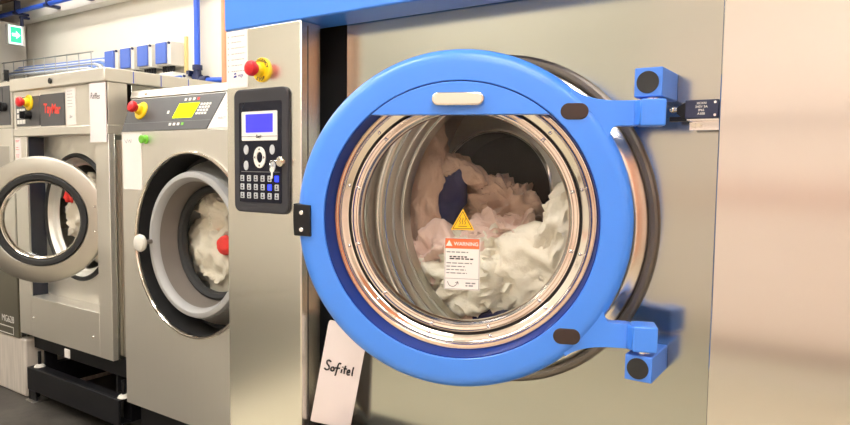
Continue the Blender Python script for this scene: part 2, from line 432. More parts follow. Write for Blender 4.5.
# body shell behind the front panel
bb = B().box(-1.378, -1.36, 1.224, 2.35, 0.05, 1.979).box(-0.235, -0.215, 1.26, 2.35, 0.05, 1.979).box(-1.3599, -0.2351, 2.33, 2.35, 0.05, 1.979).box(-1.378, -0.215, 1.224, 2.35, 1.98, 2.0)
bb.build('body_shell', 'steel_pale', W, smooth=False)
B().box(-1.3595, -1.0, 1.262, 1.268, 0.55, 1.975).box(-1.3595, -0.24, 1.262, 1.268, 0.06, 0.549).build('gap_shade_sheet', 'dark', W, smooth=False)  # black sheets paint the shade behind the gap and lower front
B().holed(-1.064, -0.206, 0.55, 1.72, FY, FY + 0.004, CX, CZ, 0.3245).build('front_panel', 'steel', W)
B().box(-1.11, -0.206, 1.125, 1.24, 0.50, 0.548).build('lower_ledge', 'black', W, bevel=0.004)
B().box(-1.12, -0.206, 1.19, 1.26, 0.05, 0.50).build('lower_panel', 'steel', W, bevel=0.003)
B().box(-1.385, 0.0 - 0.206, 1.116, 1.222, 1.541, 2.0).build('fascia', 'blue', W, bevel=0.004)
cc = B().box(-1.378, -1.112, 1.116, 1.1835, 0.05, 1.5405)
colm = cc.build('control_column', 'steel_v', W, bevel=0.003)
B().box(-1.1119, -1.1104, 1.1385, 1.1395, 0.06, 1.53).build('seam', 'inkdark', colm, smooth=False)
# round opening: bead, stepped funnel
Tc = TY(CX, FY, CZ)
ring = B().lathe([(.3255, .02), (.3435, .02), (.3440, -.004), (.3425, -.010), (.338, -.0135), (.331, -.0135), (.327, -.009), (.3245, -.001), (.3245, .02)], Tc, 160, closed=True).build('opening_bead', 'bead', W)
lip = [(.3250, .012), (.3244, .000), (.3232, -.0040), (.3180, -.0074), (.3110, -.0115), (.3060, -.0142), (.3035, -.0148), (.3012, -.0140), (.2998, -.011), (.2987, -.006), (.2987, .012)]
B().lathe(lip, Tc, 160, closed=True).build('opening_lip', 'lip', W, ang=25)
fun = [(.2985, .000), (.2955, -.001), (.2940, .004), (.2915, .022), (.2912, .026), (.2890, .027), (.2875, .031), (.2860, .050), (.2858, .056), (.2835, .057), (.2820, .062), (.2810, .088), (.300, .095), (.3263, .095), (.3263, .0125), (.2985, .0125)]
B().lathe(fun, Tc, 160, closed=True).build('opening_funnel', 'rib', W, ang=25)
for r_, y_ in ((.2942, .0035), (.2886, .030), (.2832, .0605)):
    B().lathe([(r_ + .0016 * math.cos(2 * PI * k / 8), y_ + .0016 * math.sin(2 * PI * k / 8)) for k in range(8)], Tc, 160, closed=True).build('trim_wire', 'chrome_c', W)
# perforated-look drum with rear bulkhead
B().lathe([(.292, .097), (.41, .10), (.42, .115), (.42, .62), (.426, .62), (.426, .09), (.292, .093)], Tc, 128, closed=True).build('drum', 'steel_dim', W)
BK = TY(-0.885, 1.66, 1.125) @ Matrix.Diagonal((.967, 1, .967, 1))
dk = B().holed(-1.065, -0.24, 0.68, 1.50, 1.655, 1.66, -0.885, 1.125, 0.176, 128).build('drum_bulkhead', 'steel_pale', W)
B().lathe([(.182, -.004), (.186, -.008), (.190, -.006), (.192, -.0052), (.182, .0)], BK, 96, closed=True).build('recess_rim', 'chrome', dk)
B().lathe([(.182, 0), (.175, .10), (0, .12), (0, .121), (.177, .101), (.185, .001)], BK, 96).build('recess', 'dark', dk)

# hinge blocks fixed on the front
def hinge_block(z0, z1):
    h = B().box(-0.333, -0.2865, 1.12, FY - 0.0005, z0, z1).build('hinge_block', 'blueside', W, bevel=0.002)
    zc = (z0 + z1) / 2
    B().cyl((-0.3105, 1.121, zc), (-0.3105, 1.1185, zc), 0.0185, seg=40).build('round_cap', 'rubber', h, bevel=0.0005)
    return h
hinge_block(1.3215, 1.3705)
hinge_block(0.8340, 0.8790)
B().cyl((-0.308, 1.140, 1.3215), (-0.308, 1.140, 1.312), 0.012).build('hinge_pin', 'chrome_c', W)
B().cyl((-0.308, 1.140, 0.879), (-0.308, 1.140, 0.893), 0.012).build('hinge_pin', 'chrome_c', W)

# door switch at the right of the upper hinge
LS = B().box(-0.2595, -0.2065, 1.165, 1.195, 1.2865, 1.3175).build('door_switch', 'switch', W, bevel=0.0015)
B().prism([(-0.2595, 1.291), (-0.2595, 1.3150), (-0.272, 1.309), (-0.2745, 1.306), (-0.2745, 1.296), (-0.266, 1.289)], 1.172, 1.19).build('plunger_head', 'black', LS, bevel=0.001)
B().box(-0.287, -0.256, 1.175, 1.187, 1.283, 1.291).build('lever', 'black', LS, bevel=0.001)
B().cyl((-0.282, 1.181, 1.3035), (-0.2745, 1.181, 1.3035), 0.0042).ball((-0.2835, 1.181, 1.3035), 0.0055).build('roller', 'brass', LS)
for z in (1.2915, 1.3125):
    B().cyl((-0.2120, 1.1665, z), (-0.2120, 1.1635, z), 0.0021, seg=16).build('screw', 'chrome_c', LS)
for i, s_ in enumerate(('XCKN', '240V 3A', 'IP65', 'A300')):
    text(s_, 0.0055, TY(-0.2335, 1.1648, 1.3115 - i * 0.0058), 'white_p', LS, 'rating_print')
br = B().box(-0.2575, -0.2065, 1.170, FY - 0.0005, 1.2835, 1.2863).box(-0.2575, -0.2065, 1.193, 1.196, 1.268, 1.2836).build('switch_bracket', 'chrome_c', W, bevel=0.0005)
B().cyl((-0.250, 1.1935, 1.2765), (-0.250, 1.187, 1.2765), 0.0045, seg=6).cyl((-0.2415, 1.1935, 1.2765), (-0.2415, 1.184, 1.2765), 0.0035).build('bolt', 'brass', br)

# ---- the door, swung open 22 degrees on the right-hand hinge
DC = Vector((-0.6085, 1.000, 1.1025))
Td = Matrix.Translation(DC) @ Matrix.Rotation(R(22.5), 4, 'Z')
D = lambda x, w, z: Td @ TY(x, -w, z)           # w outwards from the ring's front face
prof = [(.2523, .06), (.2523, .001), (.2533, 0), (.285, 0), (.293, .0012), (.3005, .0045), (.3062, .0105), (.3094, .018), (.310, .026), (.310, .052), (.307, .058), (.300, .06)]
door = B().lathe(prof, Td, 192, closed=True).build('door', 'blue', W, ang=30)
B().lathe([(.2521, .004), (.2521, .064), (.2504, .064), (.2504, .004)], Td, 160, closed=True).build('inner_rim', 'navy', door)
h0 = 0.1915; a0 = math.asin(h0 / .2502)
seg_poly = [(.2502 * math.cos(a0 + (PI - 2 * a0) * k / 60), .2502 * math.sin(a0 + (PI - 2 * a0) * k / 60)) for k in range(61)]
B().prism(seg_poly, 0.0002, 0.022, Td).build('top_segment', 'blue', door, bevel=0.0012, ang=30)
# chrome grip on the segment
g = B()
n = 14
pr = [(0.0, 0.0068), (0.006, 0.0064), (0.0095, 0.004), (0.0105, 0.0)]
g.prism(rrect(-.0465, .0480, .2065, .2305, .0118, 8), -0.0120, 0.001, Td)
gr = g.build('grip', 'chrome', door, bevel=0.0108, seg=8)
# oval black plugs where the arms are bolted
for cz_ in (0.196, -0.198):
    cx_ = 0.203 if cz_ > 0 else 0.200
    pl = B().prism(rrect(cx_ - .0235, cx_ + .0235, cz_ - .014, cz_ + .014, .0139, 10), -0.0016, 0.004, Td).build('oval_plug', 'brownblack', door, bevel=0.0008)
# arms: flat bar from behind the ring's edge to a knuckle on the pivot
def arm(zc, up):
    T = D(0, -0.006, 0) @ Matrix.Diagonal((1, 1, up, 1))
    zt, zb = abs(zc) + .0215, abs(zc) - .0215
    a = R(50); p0 = Vector((.3085 * math.cos(a), .3085 * math.sin(a))); p2 = Vector((.278, zt))
    k = (p0.y - zt) / math.cos(a); p1 = Vector((p0.x + k * math.sin(a), zt))
    P = [(.3045, zt)] + [tuple(p2 * (1 - t) ** 2 + p1 * 2 * t * (1 - t) + p0 * t * t) for t in [i / 10 for i in range(11)]]
    P += [(.175, .190), (.228, .130), (.262, .150), (.2660, zb - .008), (.2685, zb - .003), (.2725, zb - .0006), (.278, zb), (.3045, zb)]
    return B().prism(P, 0.0, 0.028, T).build('hinge_arm', 'blue', door, bevel=0.001, ang=30)
for zc, up in ((0.1930, 1), (-0.1930, -1)):
    A = arm(zc, up)
    k = B()
    zt, zb = zc + .0225, zc - .0225
    # sloped step up to the knuckle, then the block round the pin
    for (xa, wa, xb, wb) in (((0.3025, -0.004, 0.3105, 0.0115)),):
        pts = []
        for z in (zb + .001, zt - .001):
            for x, w in ((xa, wa), (xb, wb), (xb, -.034), (xa, -.034)): pts.append(Td @ Vector((x, -w, z)))
        k.hexa(pts)
    k.box(0.3106, 0.3515, -0.0122, 0.034, zb, zt, Td)
    k.build('knuckle', 'blue', A, bevel=0.003, seg=3)
# latch bracket on the free edge
lt = B()
lp = [(.3115 * math.cos(R(a)), .3115 * math.sin(R(a))) for a in [175.3 + i * 1.4 for i in range(9)]] + [(-.2765, -.0365), (-.2775, .0225)]
lt.prism(lp, -0.006, 0.03, Td)
latch = lt.build('latch', 'black', door, bevel=0.0015)
B().box(-.3055, -.2785, -0.0068, -0.0055, -.0085, -.0072, Td).build('latch_groove', 'dark', latch, smooth=False)
for z in (0.0085, -0.0235):
    B().cyl(Td @ Vector((-.2940, -.0055, z)), Td @ Vector((-.2940, -.0090, z)), 0.0042, seg=20).build('screw', 'chrome_c', latch, bevel=0.0006)
# chrome flange, black gasket groove, inner bezel
cf = B().lathe([(0.2502, .062), (0.2502, .054), (0.2488, .0505), (0.2468, .0505), (0.2453, .0545), (0.2439, .0575), (0.2419, .0565), (0.2403, .0535), (0.2385, .0530), (0.2371, .0565), (0.2328, .0600), (0.2276, .0612),
                (0.2243, .0640), (0.2233, .074), (0.2502, .074)], Td, 192, closed=True).build('chrome_flange', 'chrome', door)
B().lathe([(0.2232, .074), (0.2232, .069), (0.2199, .069), (0.2199, .074)], Td, 160, closed=True).build('gasket', 'rubber', door)
cb = B().lathe([(0.2198, .080), (0.2197, .0670), (0.2182, .0640), (0.2162, .0640), (0.2142, .0665), (0.2102, .0675), (0.2076, .0655), (0.2054, .0660), (0.2038, .0700), (0.2022, .0715), (0.2008, .0760), (0.2002, .082), (0.2001, .090), (0.2198, .090)],
               Td, 192, closed=True).build('glass_bezel', 'chrome', door)
for k in range(12):
    a = R(15 + 30 * k)
    if math.sin(a) * .22 > .17: continue
    for own, r, w in ((cf, .2290, .0605), (cb, .2117, .0668)):
        p = Vector((r * math.cos(a), w, r * math.sin(a)))
        B().ball(Td @ p, 0.0034, 12).build('screw', 'chrome_c', own)
B().lathe([(0.2066, .090), (0.2066, .094), (.245, .105), (0.2903, .066), (0.2923, .0605), (0.2722, .0605), (0.2525, .0745), (0.2202, .0905)], Td, 128, closed=True).build('door_back', 'steel_pale', door)
GW = 0.082
gl = B().lathe([(0, GW), (.1998, GW), (.1998, GW + .004), (0, GW + .004)], Td, 128).build('glass', 'glass', door)
# stickers on the glass
tri = lambda c, s: [(c[0], c[1] + s * .62), (c[0] - s * .56, c[1] - s * .38), (c[0] + s * .56, c[1] - s * .38)]
ws = B().prism(tri((0, -.0075), .0410), GW - .0006, GW - .0001, Td).build('hot_surface_sticker', 'sign_y', door, smooth=False)
b = B()
o3, i3 = tri((0, -.0078), .0345), tri((0, -.0080), .0310)
for k in range(3):
    q = [o3[k], o3[(k + 1) % 3], i3[(k + 1) % 3], i3[k]]
    b.prism(q, GW - .0008, GW - .0006, Td)
b.build('triangle_border', 'inkdark', ws, smooth=False)
wl = []
for dx in (-.003, .002, .007):
    wl.append([(dx - .003, -.0125), (dx - .0012, -.0090), (dx - .0030, -.0060), (dx - .0010, -.0025), (dx - .0018, .0007)])
wl.append([(-.0085, -.0160), (.0085, -.0160)])
strokes(wl, D(0, -(GW - .0007), 0), 0.00065, 'inkdark', ws, 'heat_symbol')
lx0, lx1, lz0, lz1 = -.0345, .0345, -.1400, -.0390
TL = D(0, 0, 0)
wb = B().prism(rrect(lx0, lx1, lz0, lz1, .001, 2), GW - .0006, GW - .0001, Td).build('warning_label', 'paper', door, smooth=False)
B().box(lx0 + .0015, lx1 - .0015, GW - .0008, GW - .0006, lz1 - .0205, lz1 - .0015, Td).build('orange_header', 'orange', wb, smooth=False)
text('WARNING', 0.0098, D(.0075, -(GW - .0009), lz1 - .0115), 'white_p', wb, 'lettering', bold=0.0002)
B().prism([(x - .0255, z + lz1 - .0115) for x, z in tri((0, 0), .0115)], GW - .001, GW - .0008, Td).build('triangle_mark', 'white_p', wb, smooth=False)
b = B()
for q in ((lx0 + .001, lx1 - .001, lz1 - .0016, lz1 - .001), (lx0 + .001, lx1 - .001, lz0 + .001, lz0 + .0016), (lx0 + .001, lx0 + .0016, lz0 + .001, lz1 - .001), (lx1 - .0016, lx1 - .001, lz0 + .001, lz1 - .001),
          (lx0 + .001, lx1 - .001, lz0 + .0215, lz0 + .0221)):
    b.box(q[0], q[1], GW - .0008, GW - .0006, q[2], q[3], Td)
b.build('label_border', 'inkdark', wb, smooth=False)
label_lines(wb, lx0 + .004, lx1 - .004, [lz1 - .0275], GW - .0006, 'inkgrey', .0022, 3, Td)
label_lines(wb, lx0 + .010, lx1 - .010, [lz1 - .0365, lz1 - .0405], GW - .0006, 'inkdark', .0026, 4, Td)
label_lines(wb, lx0 + .004, lx1 - .006, [lz1 - .0490, lz1 - .0555, lz1 - .0620, lz1 - .0685], GW - .0006, 'inkgrey', .002, 5, Td)
label_lines(wb, lx1 - .027, lx1 - .005, [lz0 + .0135, lz0 + .0085], GW - .0006, 'inkgrey', .0026, 6, Td)
strokes([[(lx0 + .0065, lz0 + .0155), (lx0 + .010, lz0 + .0085), (lx0 + .0165, lz0 + .0060), (lx0 + .0225, lz0 + .0085), (lx0 + .0265, lz0 + .0150)], [(lx0 + .0220, lz0 + .0135), (lx0 + .0268, lz0 + .0155), (lx0 + .0275, lz0 + .0105)]],
        D(0, -(GW - .0006), 0), .0006, 'inkdark', wb, 'arrow_mark')

# ---- control panel on the column
cp = B().prism(rrect(-1.3415, -1.1475, 1.0805, 1.3885, .020, 6), 1.107, 1.1165).build('control_panel', 'grey_b', W, bevel=0.004, seg=3)
B().prism(rrect(-1.3195, -1.1675, 1.1065, 1.3555, .004, 3), 1.1060, 1.1075).build('ink_fascia', 'ink', cp, smooth=False)
B().prism(rrect(-1.3085, -1.1810, 1.2600, 1.3320, .003, 3), 1.1050, 1.1062).build('screen_frame', 'white_p', cp, smooth=False)
B().box(-1.2930, -1.1960, 1.1042, 1.1052, 1.2800, 1.3250).build('lcd_screen', 'lcd_blue', cp, smooth=False)
B().box(-1.3080, -1.1815, 1.1046, 1.1052, 1.2695, 1.2710).build('screen_rule', 'inkgrey', cp, smooth=False)
text('Eagle', 0.0105, TY(-1.2445, 1.1048, 1.2700), 'inkdark', cp, 'screen_lettering', bold=0.0003)
B().lathe([(.011, 0), (.021, 0), (.021, -.003), (.011, -.003)], TY(-1.2425, 1.1062, 1.2185) @ Matrix.Diagonal((1, 1, 1.25, 1)), 40, closed=True).build('ring_key', 'white_p', cp, bevel=0.0006)
b = B()
for x, z, sx in ((-1.2425, 1.2385, 1), (-1.2425, 1.1985, -1)): b.prism([(x - .0035, z - .002 * sx), (x + .0035, z - .002 * sx), (x, z + .0035 * sx)], 1.1028, 1.1034)
for x, sx in ((-1.2585, -1), (-1.2265, 1)): b.prism([(x - .0015 * sx, 1.2225), (x - .0015 * sx, 1.2145), (x + .003 * sx, 1.2185)], 1.1028, 1.1034)
b.build('arrow_mark', 'inkdark', cp, smooth=False)
for x, z, m_ in ((-1.2925, 1.2375, 'key_g'), (-1.1985, 1.2375, 'key_g'), (-1.2925, 1.1980, 'key_g'), (-1.1960, 1.1975, 'key_g')):
    B().prism([(x + .0085 * math.cos(2 * PI * k / 20), z + .0120 * math.sin(2 * PI * k / 20)) for k in range(20)], 1.104, 1.1062).build('round_key', m_, cp, bevel=0.0006)
B().box(-1.3120, -1.1740, 1.1056, 1.1060, 1.1822, 1.1834).build('divider', 'inkgrey', cp, smooth=False)
for r_ in range(3):
    for c_ in range(6):
        x = -1.3075 + c_ * .0248; z = 1.1665 - r_ * .0215
        lit = (r_, c_) in ((1, 4), (0, 5))
        kk = B().prism(rrect(x - .0065, x + .0065, z - .0075, z + .0075, .0015, 2), 1.1046, 1.1062).build('key', 'led_blue' if lit else 'key_g', cp, smooth=False)
        if not lit: B().box(x - .0035, x + .0035, 1.1042, 1.1047, z - .0055, z - .0015).box(x - .002, x + .002, 1.1042, 1.1047, z + .0005, z + .0050).build('key_symbol', 'inkdark', kk, smooth=False)
lk = B().lathe([(0, -.012), (.0095, -.012), (.0125, -.009), (.0125, 0), (0, 0)], TY(-1.1660, 1.1070, 1.2085), 28).build('key_lock', 'brass', cp)
# keys that hang in the lock
kt = thing('key', (-1.18, 1.097, 1.19), 'small silver key hanging on a ring from the lock of the control panel', 'key')
B().tube([(-1.1660, 1.0945, 1.2095), (-1.172, 1.091, 1.2105), (-1.182, 1.0915, 1.2100), (-1.191, 1.0930, 1.2075)], .0012).build('key_shaft', 'chrome_c', kt)
B().tube([(-1.1880 + .0050 * math.cos(2 * PI * k / 20), 1.0925, 1.2020 + .0080 * math.sin(2 * PI * k / 20)) for k in range(21)], .0009, 6).build('key_ring', 'chrome_c', kt)
B().prism([(-1.1960, 1.1900), (-1.1935, 1.1960), (-1.1820, 1.1960), (-1.1795, 1.1900), (-1.1815, 1.1845), (-1.1855, 1.1820), (-1.1860, 1.1680), (-1.1905, 1.1660), (-1.1910, 1.1820), (-1.1945, 1.1850)], 1.0935, 1.0955).build('key_blade', 'white_p', kt, bevel=0.0005)
estop(W, (-1.2435, 1.116, 1.4330), 1.0, True)
il = B().box(-1.3765, -1.2965, 1.1150, 1.1162, 1.3945, 1.5380).build('info_label', 'paper', W, smooth=False)
for k in range(7): label_lines(il, -1.357, -1.303, [1.524 - k * .0145], 1.1150, 'inkgrey', .0016, 20 + k)
b = B()
for k in range(7): b.box(-1.3705, -1.3675, 1.1148, 1.1150, 1.5225 - k * .0145, 1.5255 - k * .0145)
b.build('bullet_marks', 'inkgrey', il, smooth=False)
B().prism([(-1.3480, 1.4280), (-1.3385, 1.4290), (-1.3400, 1.4330), (-1.3465, 1.4320)], 1.1148, 1.1150).prism([(-1.3500, 1.4200), (-1.3370, 1.4215), (-1.3385, 1.4265), (-1.3485, 1.4250)], 1.1148, 1.1150).build('logo_mark', 'inkblue', il, smooth=False)
text('vega', 0.0120, TY(-1.3230, 1.1149, 1.4260), 'inkblue', il, 'logo_lettering')

# ---------------------------------------------------------------- laundry in the big drum
LG = 'laundry in the drum of the washer with the blue door'
cloth('quilt', 'tan pink quilt lining the drum wall behind the blue door', 'quilt', (-0.965, 1.415, 1.095), (.080, .055, .275), 3, 'linen_t', (0, 3, -6), .18, 15, group=LG, fine=.45)
cloth('bed_sheet', 'pinkish tan rolled sheet arching above the navy cloth in the drum', 'bed sheet', (-0.885, 1.435, 1.200), (.105, .045, .030), 5, 'linen_t', (0, 20, 5), .34, 17, group=LG, fine=.5)
cloth('apron', 'dark navy cloth tucked between tan linen left of the yellow triangle', 'apron', (-0.882, 1.412, 1.120), (.048, .028, .088), 8, 'linen_n', (0, 18, 0), .15, 14, group=LG)
cloth('blanket', 'greyish tan bundled blanket in the middle of the drum', 'blanket', (-0.775, 1.49, 1.085), (.115, .070, .070), 11, 'linen_t', (0, 10, 0), .38, 15, group=LG, fine=.55)
cloth('pillowcase', 'pale pink pillowcase lying across the middle of the washer drum', 'pillowcase', (-0.745, 1.43, 1.040), (.10, .05, .045), 14, 'linen_p', (0, -22, 0), .38, 16, group=LG, fine=.55)
cloth('duvet_cover', 'large cream white duvet cover heaped at the front of the drum', 'duvet cover', (-0.78, 1.41, 0.930), (.185, .075, .110), 17, 'linen_w', (0, -10, 6), .3, 15, group=LG, fine=.6)
cloth('towel', 'white towel standing against the right of the drum opening', 'towel', (-0.555, 1.40, 1.065), (.055, .06, .16), 21, 'linen_c', (0, 18, 0), .26, 15, group=LG, fine=.4)
cloth('bath_sheet', 'smooth cream bath sheet sloping below the white towel in the drum', 'bath sheet', (-0.635, 1.40, 0.965), (.115, .06, .10), 23, 'linen_c', (0, 40, 0), .2, 11, group=LG, fine=.3)
cloth('tablecloth', 'tan tablecloth crumpled low at the front of the drum behind the warning label', 'tablecloth', (-0.90, 1.39, 0.96), (.080, .05, .085), 27, 'linen_p', (0, 0, 0), .38, 17, group=LG, fine=.6)
cloth('shirt', 'pink shirt crumpled at the bottom front edge of the drum', 'shirt', (-0.775, 1.385, 0.835), (.075, .045, .030), 29, 'linen_t', (0, 8, 0), .35, 17, group=LG, fine=.5)
cloth('overall', 'dark navy cloth at the very bottom of the drum with the blue door', 'overall', (-0.70, 1.375, 0.835), (.12, .05, .028), 31, 'linen_n', (0, -10, 0), .3, 14, group=LG)

# ---------------------------------------------------------------- card with handwriting in the gap
Tk = Matrix.Translation((-1.1030, 1.137, 0.5720)) @ Matrix.Rotation(R(30), 4, 'Z') @ Matrix.Rotation(R(-2), 4, 'X') @ Matrix.Rotation(R(10.0), 4, 'Y') @ TY(.050, 0, -.012) @ Matrix.Diagonal((.76, 1, .985, 1))
ck = thing('document_holder', (-1.09, 1.19, 0.56), 'white handwritten name card standing on the ledge beside the steel column', 'name card')
P = [(-.066, 0.014), (.066, 0.014), (.066, .264)]
P += [(.058, .272)] + [(0.016 * math.cos(R(a)) + .004, .272 - 0.016 * math.sin(R(a))) for a in range(0, 181, 15)] + [(-.058, .272), (-.066, .264)]
B().prism(P, 0.0, 0.0016, Tk).build('front_sheet', 'card', ck, smooth=False)
B().prism(rrect(-.066, .066, .012, .272, .006, 4), 0.0022, 0.0045, Tk).build('back_sheet', 'card', ck, smooth=False)
sof = [
    [(-.0275, .0190), (-.0330, .0215), (-.0385, .0190), (-.0375, .0135), (-.0310, .0085), (-.0300, .0025), (-.0360, -.0005), (-.0420, .0020)],           # S
    [(-.0195, .0085), (-.0240, .0070), (-.0245, .0020), (-.0205, .0000), (-.0165, .0030), (-.0180, .0080), (-.0195, .0085)],                        # o
    [(-.0010, .0200), (-.0065, .0200), (-.0085, .0140), (-.0090, .0040), (-.0105, -.0090)], [(-.0145, .0085), (-.0020, .0095)],                      # f
    [(.0035, .0090), (.0030, .0005)], [(.0042, .0135), (.0044, .0145)],                                                                          # i
    [(.0115, .0185), (.0105, .0080), (.0115, .0005)], [(.0075, .0115), (.0160, .0120)],                                                            # t
    [(.0190, .0050), (.0245, .0065), (.0230, .0110), (.0190, .0090), (.0185, .0030), (.0215, .0000), (.0260, .0015)],                                # e
    [(.0320, .0200), (.0315, .0080), (.0325, .0000)]]                                                                                         # l
strokes([[(x * 1.25, z * 1.12) for x, z in l] for l in sof], Tk @ TY(.000, -0.0003, .148) @ Matrix.Rotation(R(2), 4, 'Y'), .0021, 'inkdark', ck, 'handwriting')

# ---------------------------------------------------------------- steel cabinet on the right
K = thing('steel_cabinet', (0.6, 1.6, 0), 'tall plain brushed steel cabinet with a pinkish sheen right of the blue door', 'cabinet')
B().box(-0.2045, 1.30, 1.158, 1.175, 0.06, 2.2).build('front_panel', 'steel_pink', K, bevel=0.003)
B().box(-0.202, 1.30, 1.1755, 2.3, 0.06, 2.2).build('carcass', 'steel_pale', K)
B().box(-0.19, 1.28, 1.20, 2.28, 0.0, 0.059).build('kick_base', 'black', K)

# ---------------------------------------------------------------- second washer (dark slanted control panel)
W2 = thing('washer_extractor', (-2.13, 2.0, 0), 'stainless steel washer with a dark slanted control panel and lit yellow display', 'washer')
c2x, c2z = -2.135, 0.888
B().holed(-2.586, -1.682, 0.176, 1.327, 1.55, 1.556, c2x, c2z, .352).build('front_panel', 'steel_pale', W2, bevel=0.0015)
b = B().box(-2.586, -2.574, 1.557, 2.28, 0.176, 1.325).box(-1.694, -1.682, 1.557, 2.28, 0.176, 1.325).box(-2.574, -1.694, 2.26, 2.28, 0.176, 1.325).box(-2.574, -1.694, 1.557, 2.26, 0.176, 0.19)
b.build('body_shell', 'steel_pale', W2)
hb = B().hexa([(-2.586, 1.551, 1.328), (-1.682, 1.551, 1.328), (-1.682, 2.28, 1.328), (-2.586, 2.28, 1.328), (-2.586, 1.600, 1.470), (-1.682, 1.600, 1.470), (-1.682, 2.28, 1.50), (-2.586, 2.28, 1.50)]).build('control_housing', 'steel_pale', W2, bevel=0.002)
hood = B().hexa([(-2.60, 1.598, 1.472), (-1.675, 1.598, 1.472), (-1.675, 2.29, 1.502), (-2.60, 2.29, 1.502), (-2.60, 1.612, 1.506), (-1.675, 1.612, 1.506), (-1.675, 2.29, 1.535), (-2.60, 2.29, 1.535)]).build('top_lid', 'ringsteel', W2, bevel=0.003)
B().ball((-2.49, 1.603, 1.489), .006, 12).build('screw', 'chrome_c', hood)
# panel plane: leans back
pd = Vector((0, 1.600 - 1.551, 1.470 - 1.328)); sl = math.atan2(pd.y, pd.z)
Tp = Matrix.Translation((-2.586, 1.551, 1.328)) @ Matrix.Rotation(-sl, 4, 'X')
pn = B().prism([(.002, .003), (.556, .003), (.610, .146), (.002, .146)], -.003, .001, Tp).build('slanted_panel', 'grey_p', W2, bevel=0.001)
B().box(.002, .570, -.0036, -.0030, .0375, .0390, Tp).build('panel_rule', 'inkgrey', pn, smooth=False)
B().prism([(.328, .052), (.448, .052), (.474, .112), (.350, .112)], -.0042, -.003, Tp).build('yellow_display', 'lcd_yellow', pn, smooth=False)
for i in range(4):
    B().box(.375 + i * .026, .388 + i * .026, -.0042, -.003, .123, .134, Tp).build('button', 'redprint' if i == 3 else 'white_p', pn, smooth=False)
    B().box(.318 + i * .026, .332 + i * .026, -.0042, -.003, .021, .032, Tp).build('button', 'green' if i == 3 else 'white_p', pn, smooth=False)
for r_ in range(4):
    for q in range(4):
        B().box(.478 + q * .017 - r_ * .005 + .004, .490 + q * .017 - r_ * .005 + .004, -.0042, -.003, .100 - r_ * .0125, .109 - r_ * .0125, Tp).build('keypad_key', 'white_p', pn, smooth=False)
B().box(.285, .297, -.0042, -.003, .072, .085, Tp).build('button', 'white_p', pn, smooth=False)
wlab = B().prism([(.562, .006), (.690, .006), (.740, .144), (.616, .144)], -.0025, .0005, Tp).build('white_label', 'paper', W2, smooth=False)
label_lines(wlab, .630, .690, [.130, .116, .102, .088, .074], -.0025, 'inkgrey', .002, 51, Tp)
text('wash', .022, Tp @ TY(.625, -.0027, .045), 'inkgrey', wlab, 'logo_lettering', shear=.3)
estop(W2, (0, 0, 0), 1.25, False, T=Tp @ TY(.105, -.003, .092))
# round front
T2 = TY(c2x, 1.55, c2z)
B().lathe([(.350, .004), (.350, -.004), (.353, -.008), (.359, -.008), (.363, -.003), (.363, .0)], T2, 128, closed=True).build('opening_trim', 'chrome', W2)
B().lathe([(.3515, -.002), (.3505, .13), (.24, .158), (.24, .164), (.357, .14), (.357, .007), (.3518, .007)], T2, 128, closed=True).build('recess_lining', 'rubber', W2)
T2d = T2 @ TY(0, .03, 0)
d2 = B().lathe([(.283, .002), (.286, .010), (.300, .035), (.325, .075), (.330, .095), (.328, .115), (.300, .125), (.245, .125), (.245, .02), (.25, .006)], T2d, 128, closed=True).build('door', 'steel_pale', W2)
B().lathe([(.2845, .008), (.285, -.012), (.281, -.021), (.272, -.025), (.262, -.025), (.256, -.020), (.252, -.012), (.249, -.008), (.246, .004), (.246, .02), (.27, .02)], T2d, 128, closed=True).build('grey_ring', 'grey_ring', d2)
B().lathe([(.2458, .004), (.232, .075), (.229, .085), (.2445, .085)], T2d, 128, closed=True).build('inner_collar', 'grey_taupe', d2)
B().lathe([(.2290, .080), (.226, .073), (.218, .070), (.205, .078), (.199, .092), (.199, .10), (.2288, .10)], T2d, 128, closed=True).build('window_gasket', 'rubber', d2)
B().lathe([(0, .090), (.1985, .090), (.1985, .095), (0, .095)], T2d, 96).build('glass', 'glass', d2)
hk = B().cyl((c2x - .262, 1.556, c2z - .004), (c2x - .260, 1.515, c2z - .006), .009, seg=16).build('handle_stem', 'grey_taupe', d2)
B().lathe([(0, -.014), (.022, -.013), (.032, -.009), (.036, 0), (.032, .010), (0, .012)], TY(c2x - .262, 1.506, c2z - .006), 32).build('handle_knob', 'box_grey', hk)
B().lathe([(.2405, .165), (.33, .167), (.34, .18), (.34, .60), (0, .62), (0, .63), (.35, .61), (.35, .162)], T2, 96).build('drum', 'steel_dim', W2)
B().box(-2.565, -1.70, 1.60, 2.25, 0.0, .175).build('kick_base', 'black', W2, bevel=0.003)
G2 = 'laundry in the washer with the yellow display'
cloth('bed_sheet', 'white bed sheet heaped behind the glass of the washer with yellow display', 'bed sheet', (-2.235, 1.785, .84), (.20, .085, .175), 41, 'linen_c', (0, 0, 0), .25, 13, group=G2)
cloth('pillowcase', 'white pillowcase on top of the heap behind the glass of the yellow display washer', 'pillowcase', (-2.20, 1.79, 1.00), (.18, .08, .085), 43, 'linen_c', (0, 8, 0), .3, 14, group=G2)
cloth('napkin', 'bright red napkin against the glass of the washer with yellow display', 'napkin', (-2.118, 1.702, .878), (.045, .022, .038), 45, 'linen_r', (0, 0, 0), .3, 22, 4, group=G2)
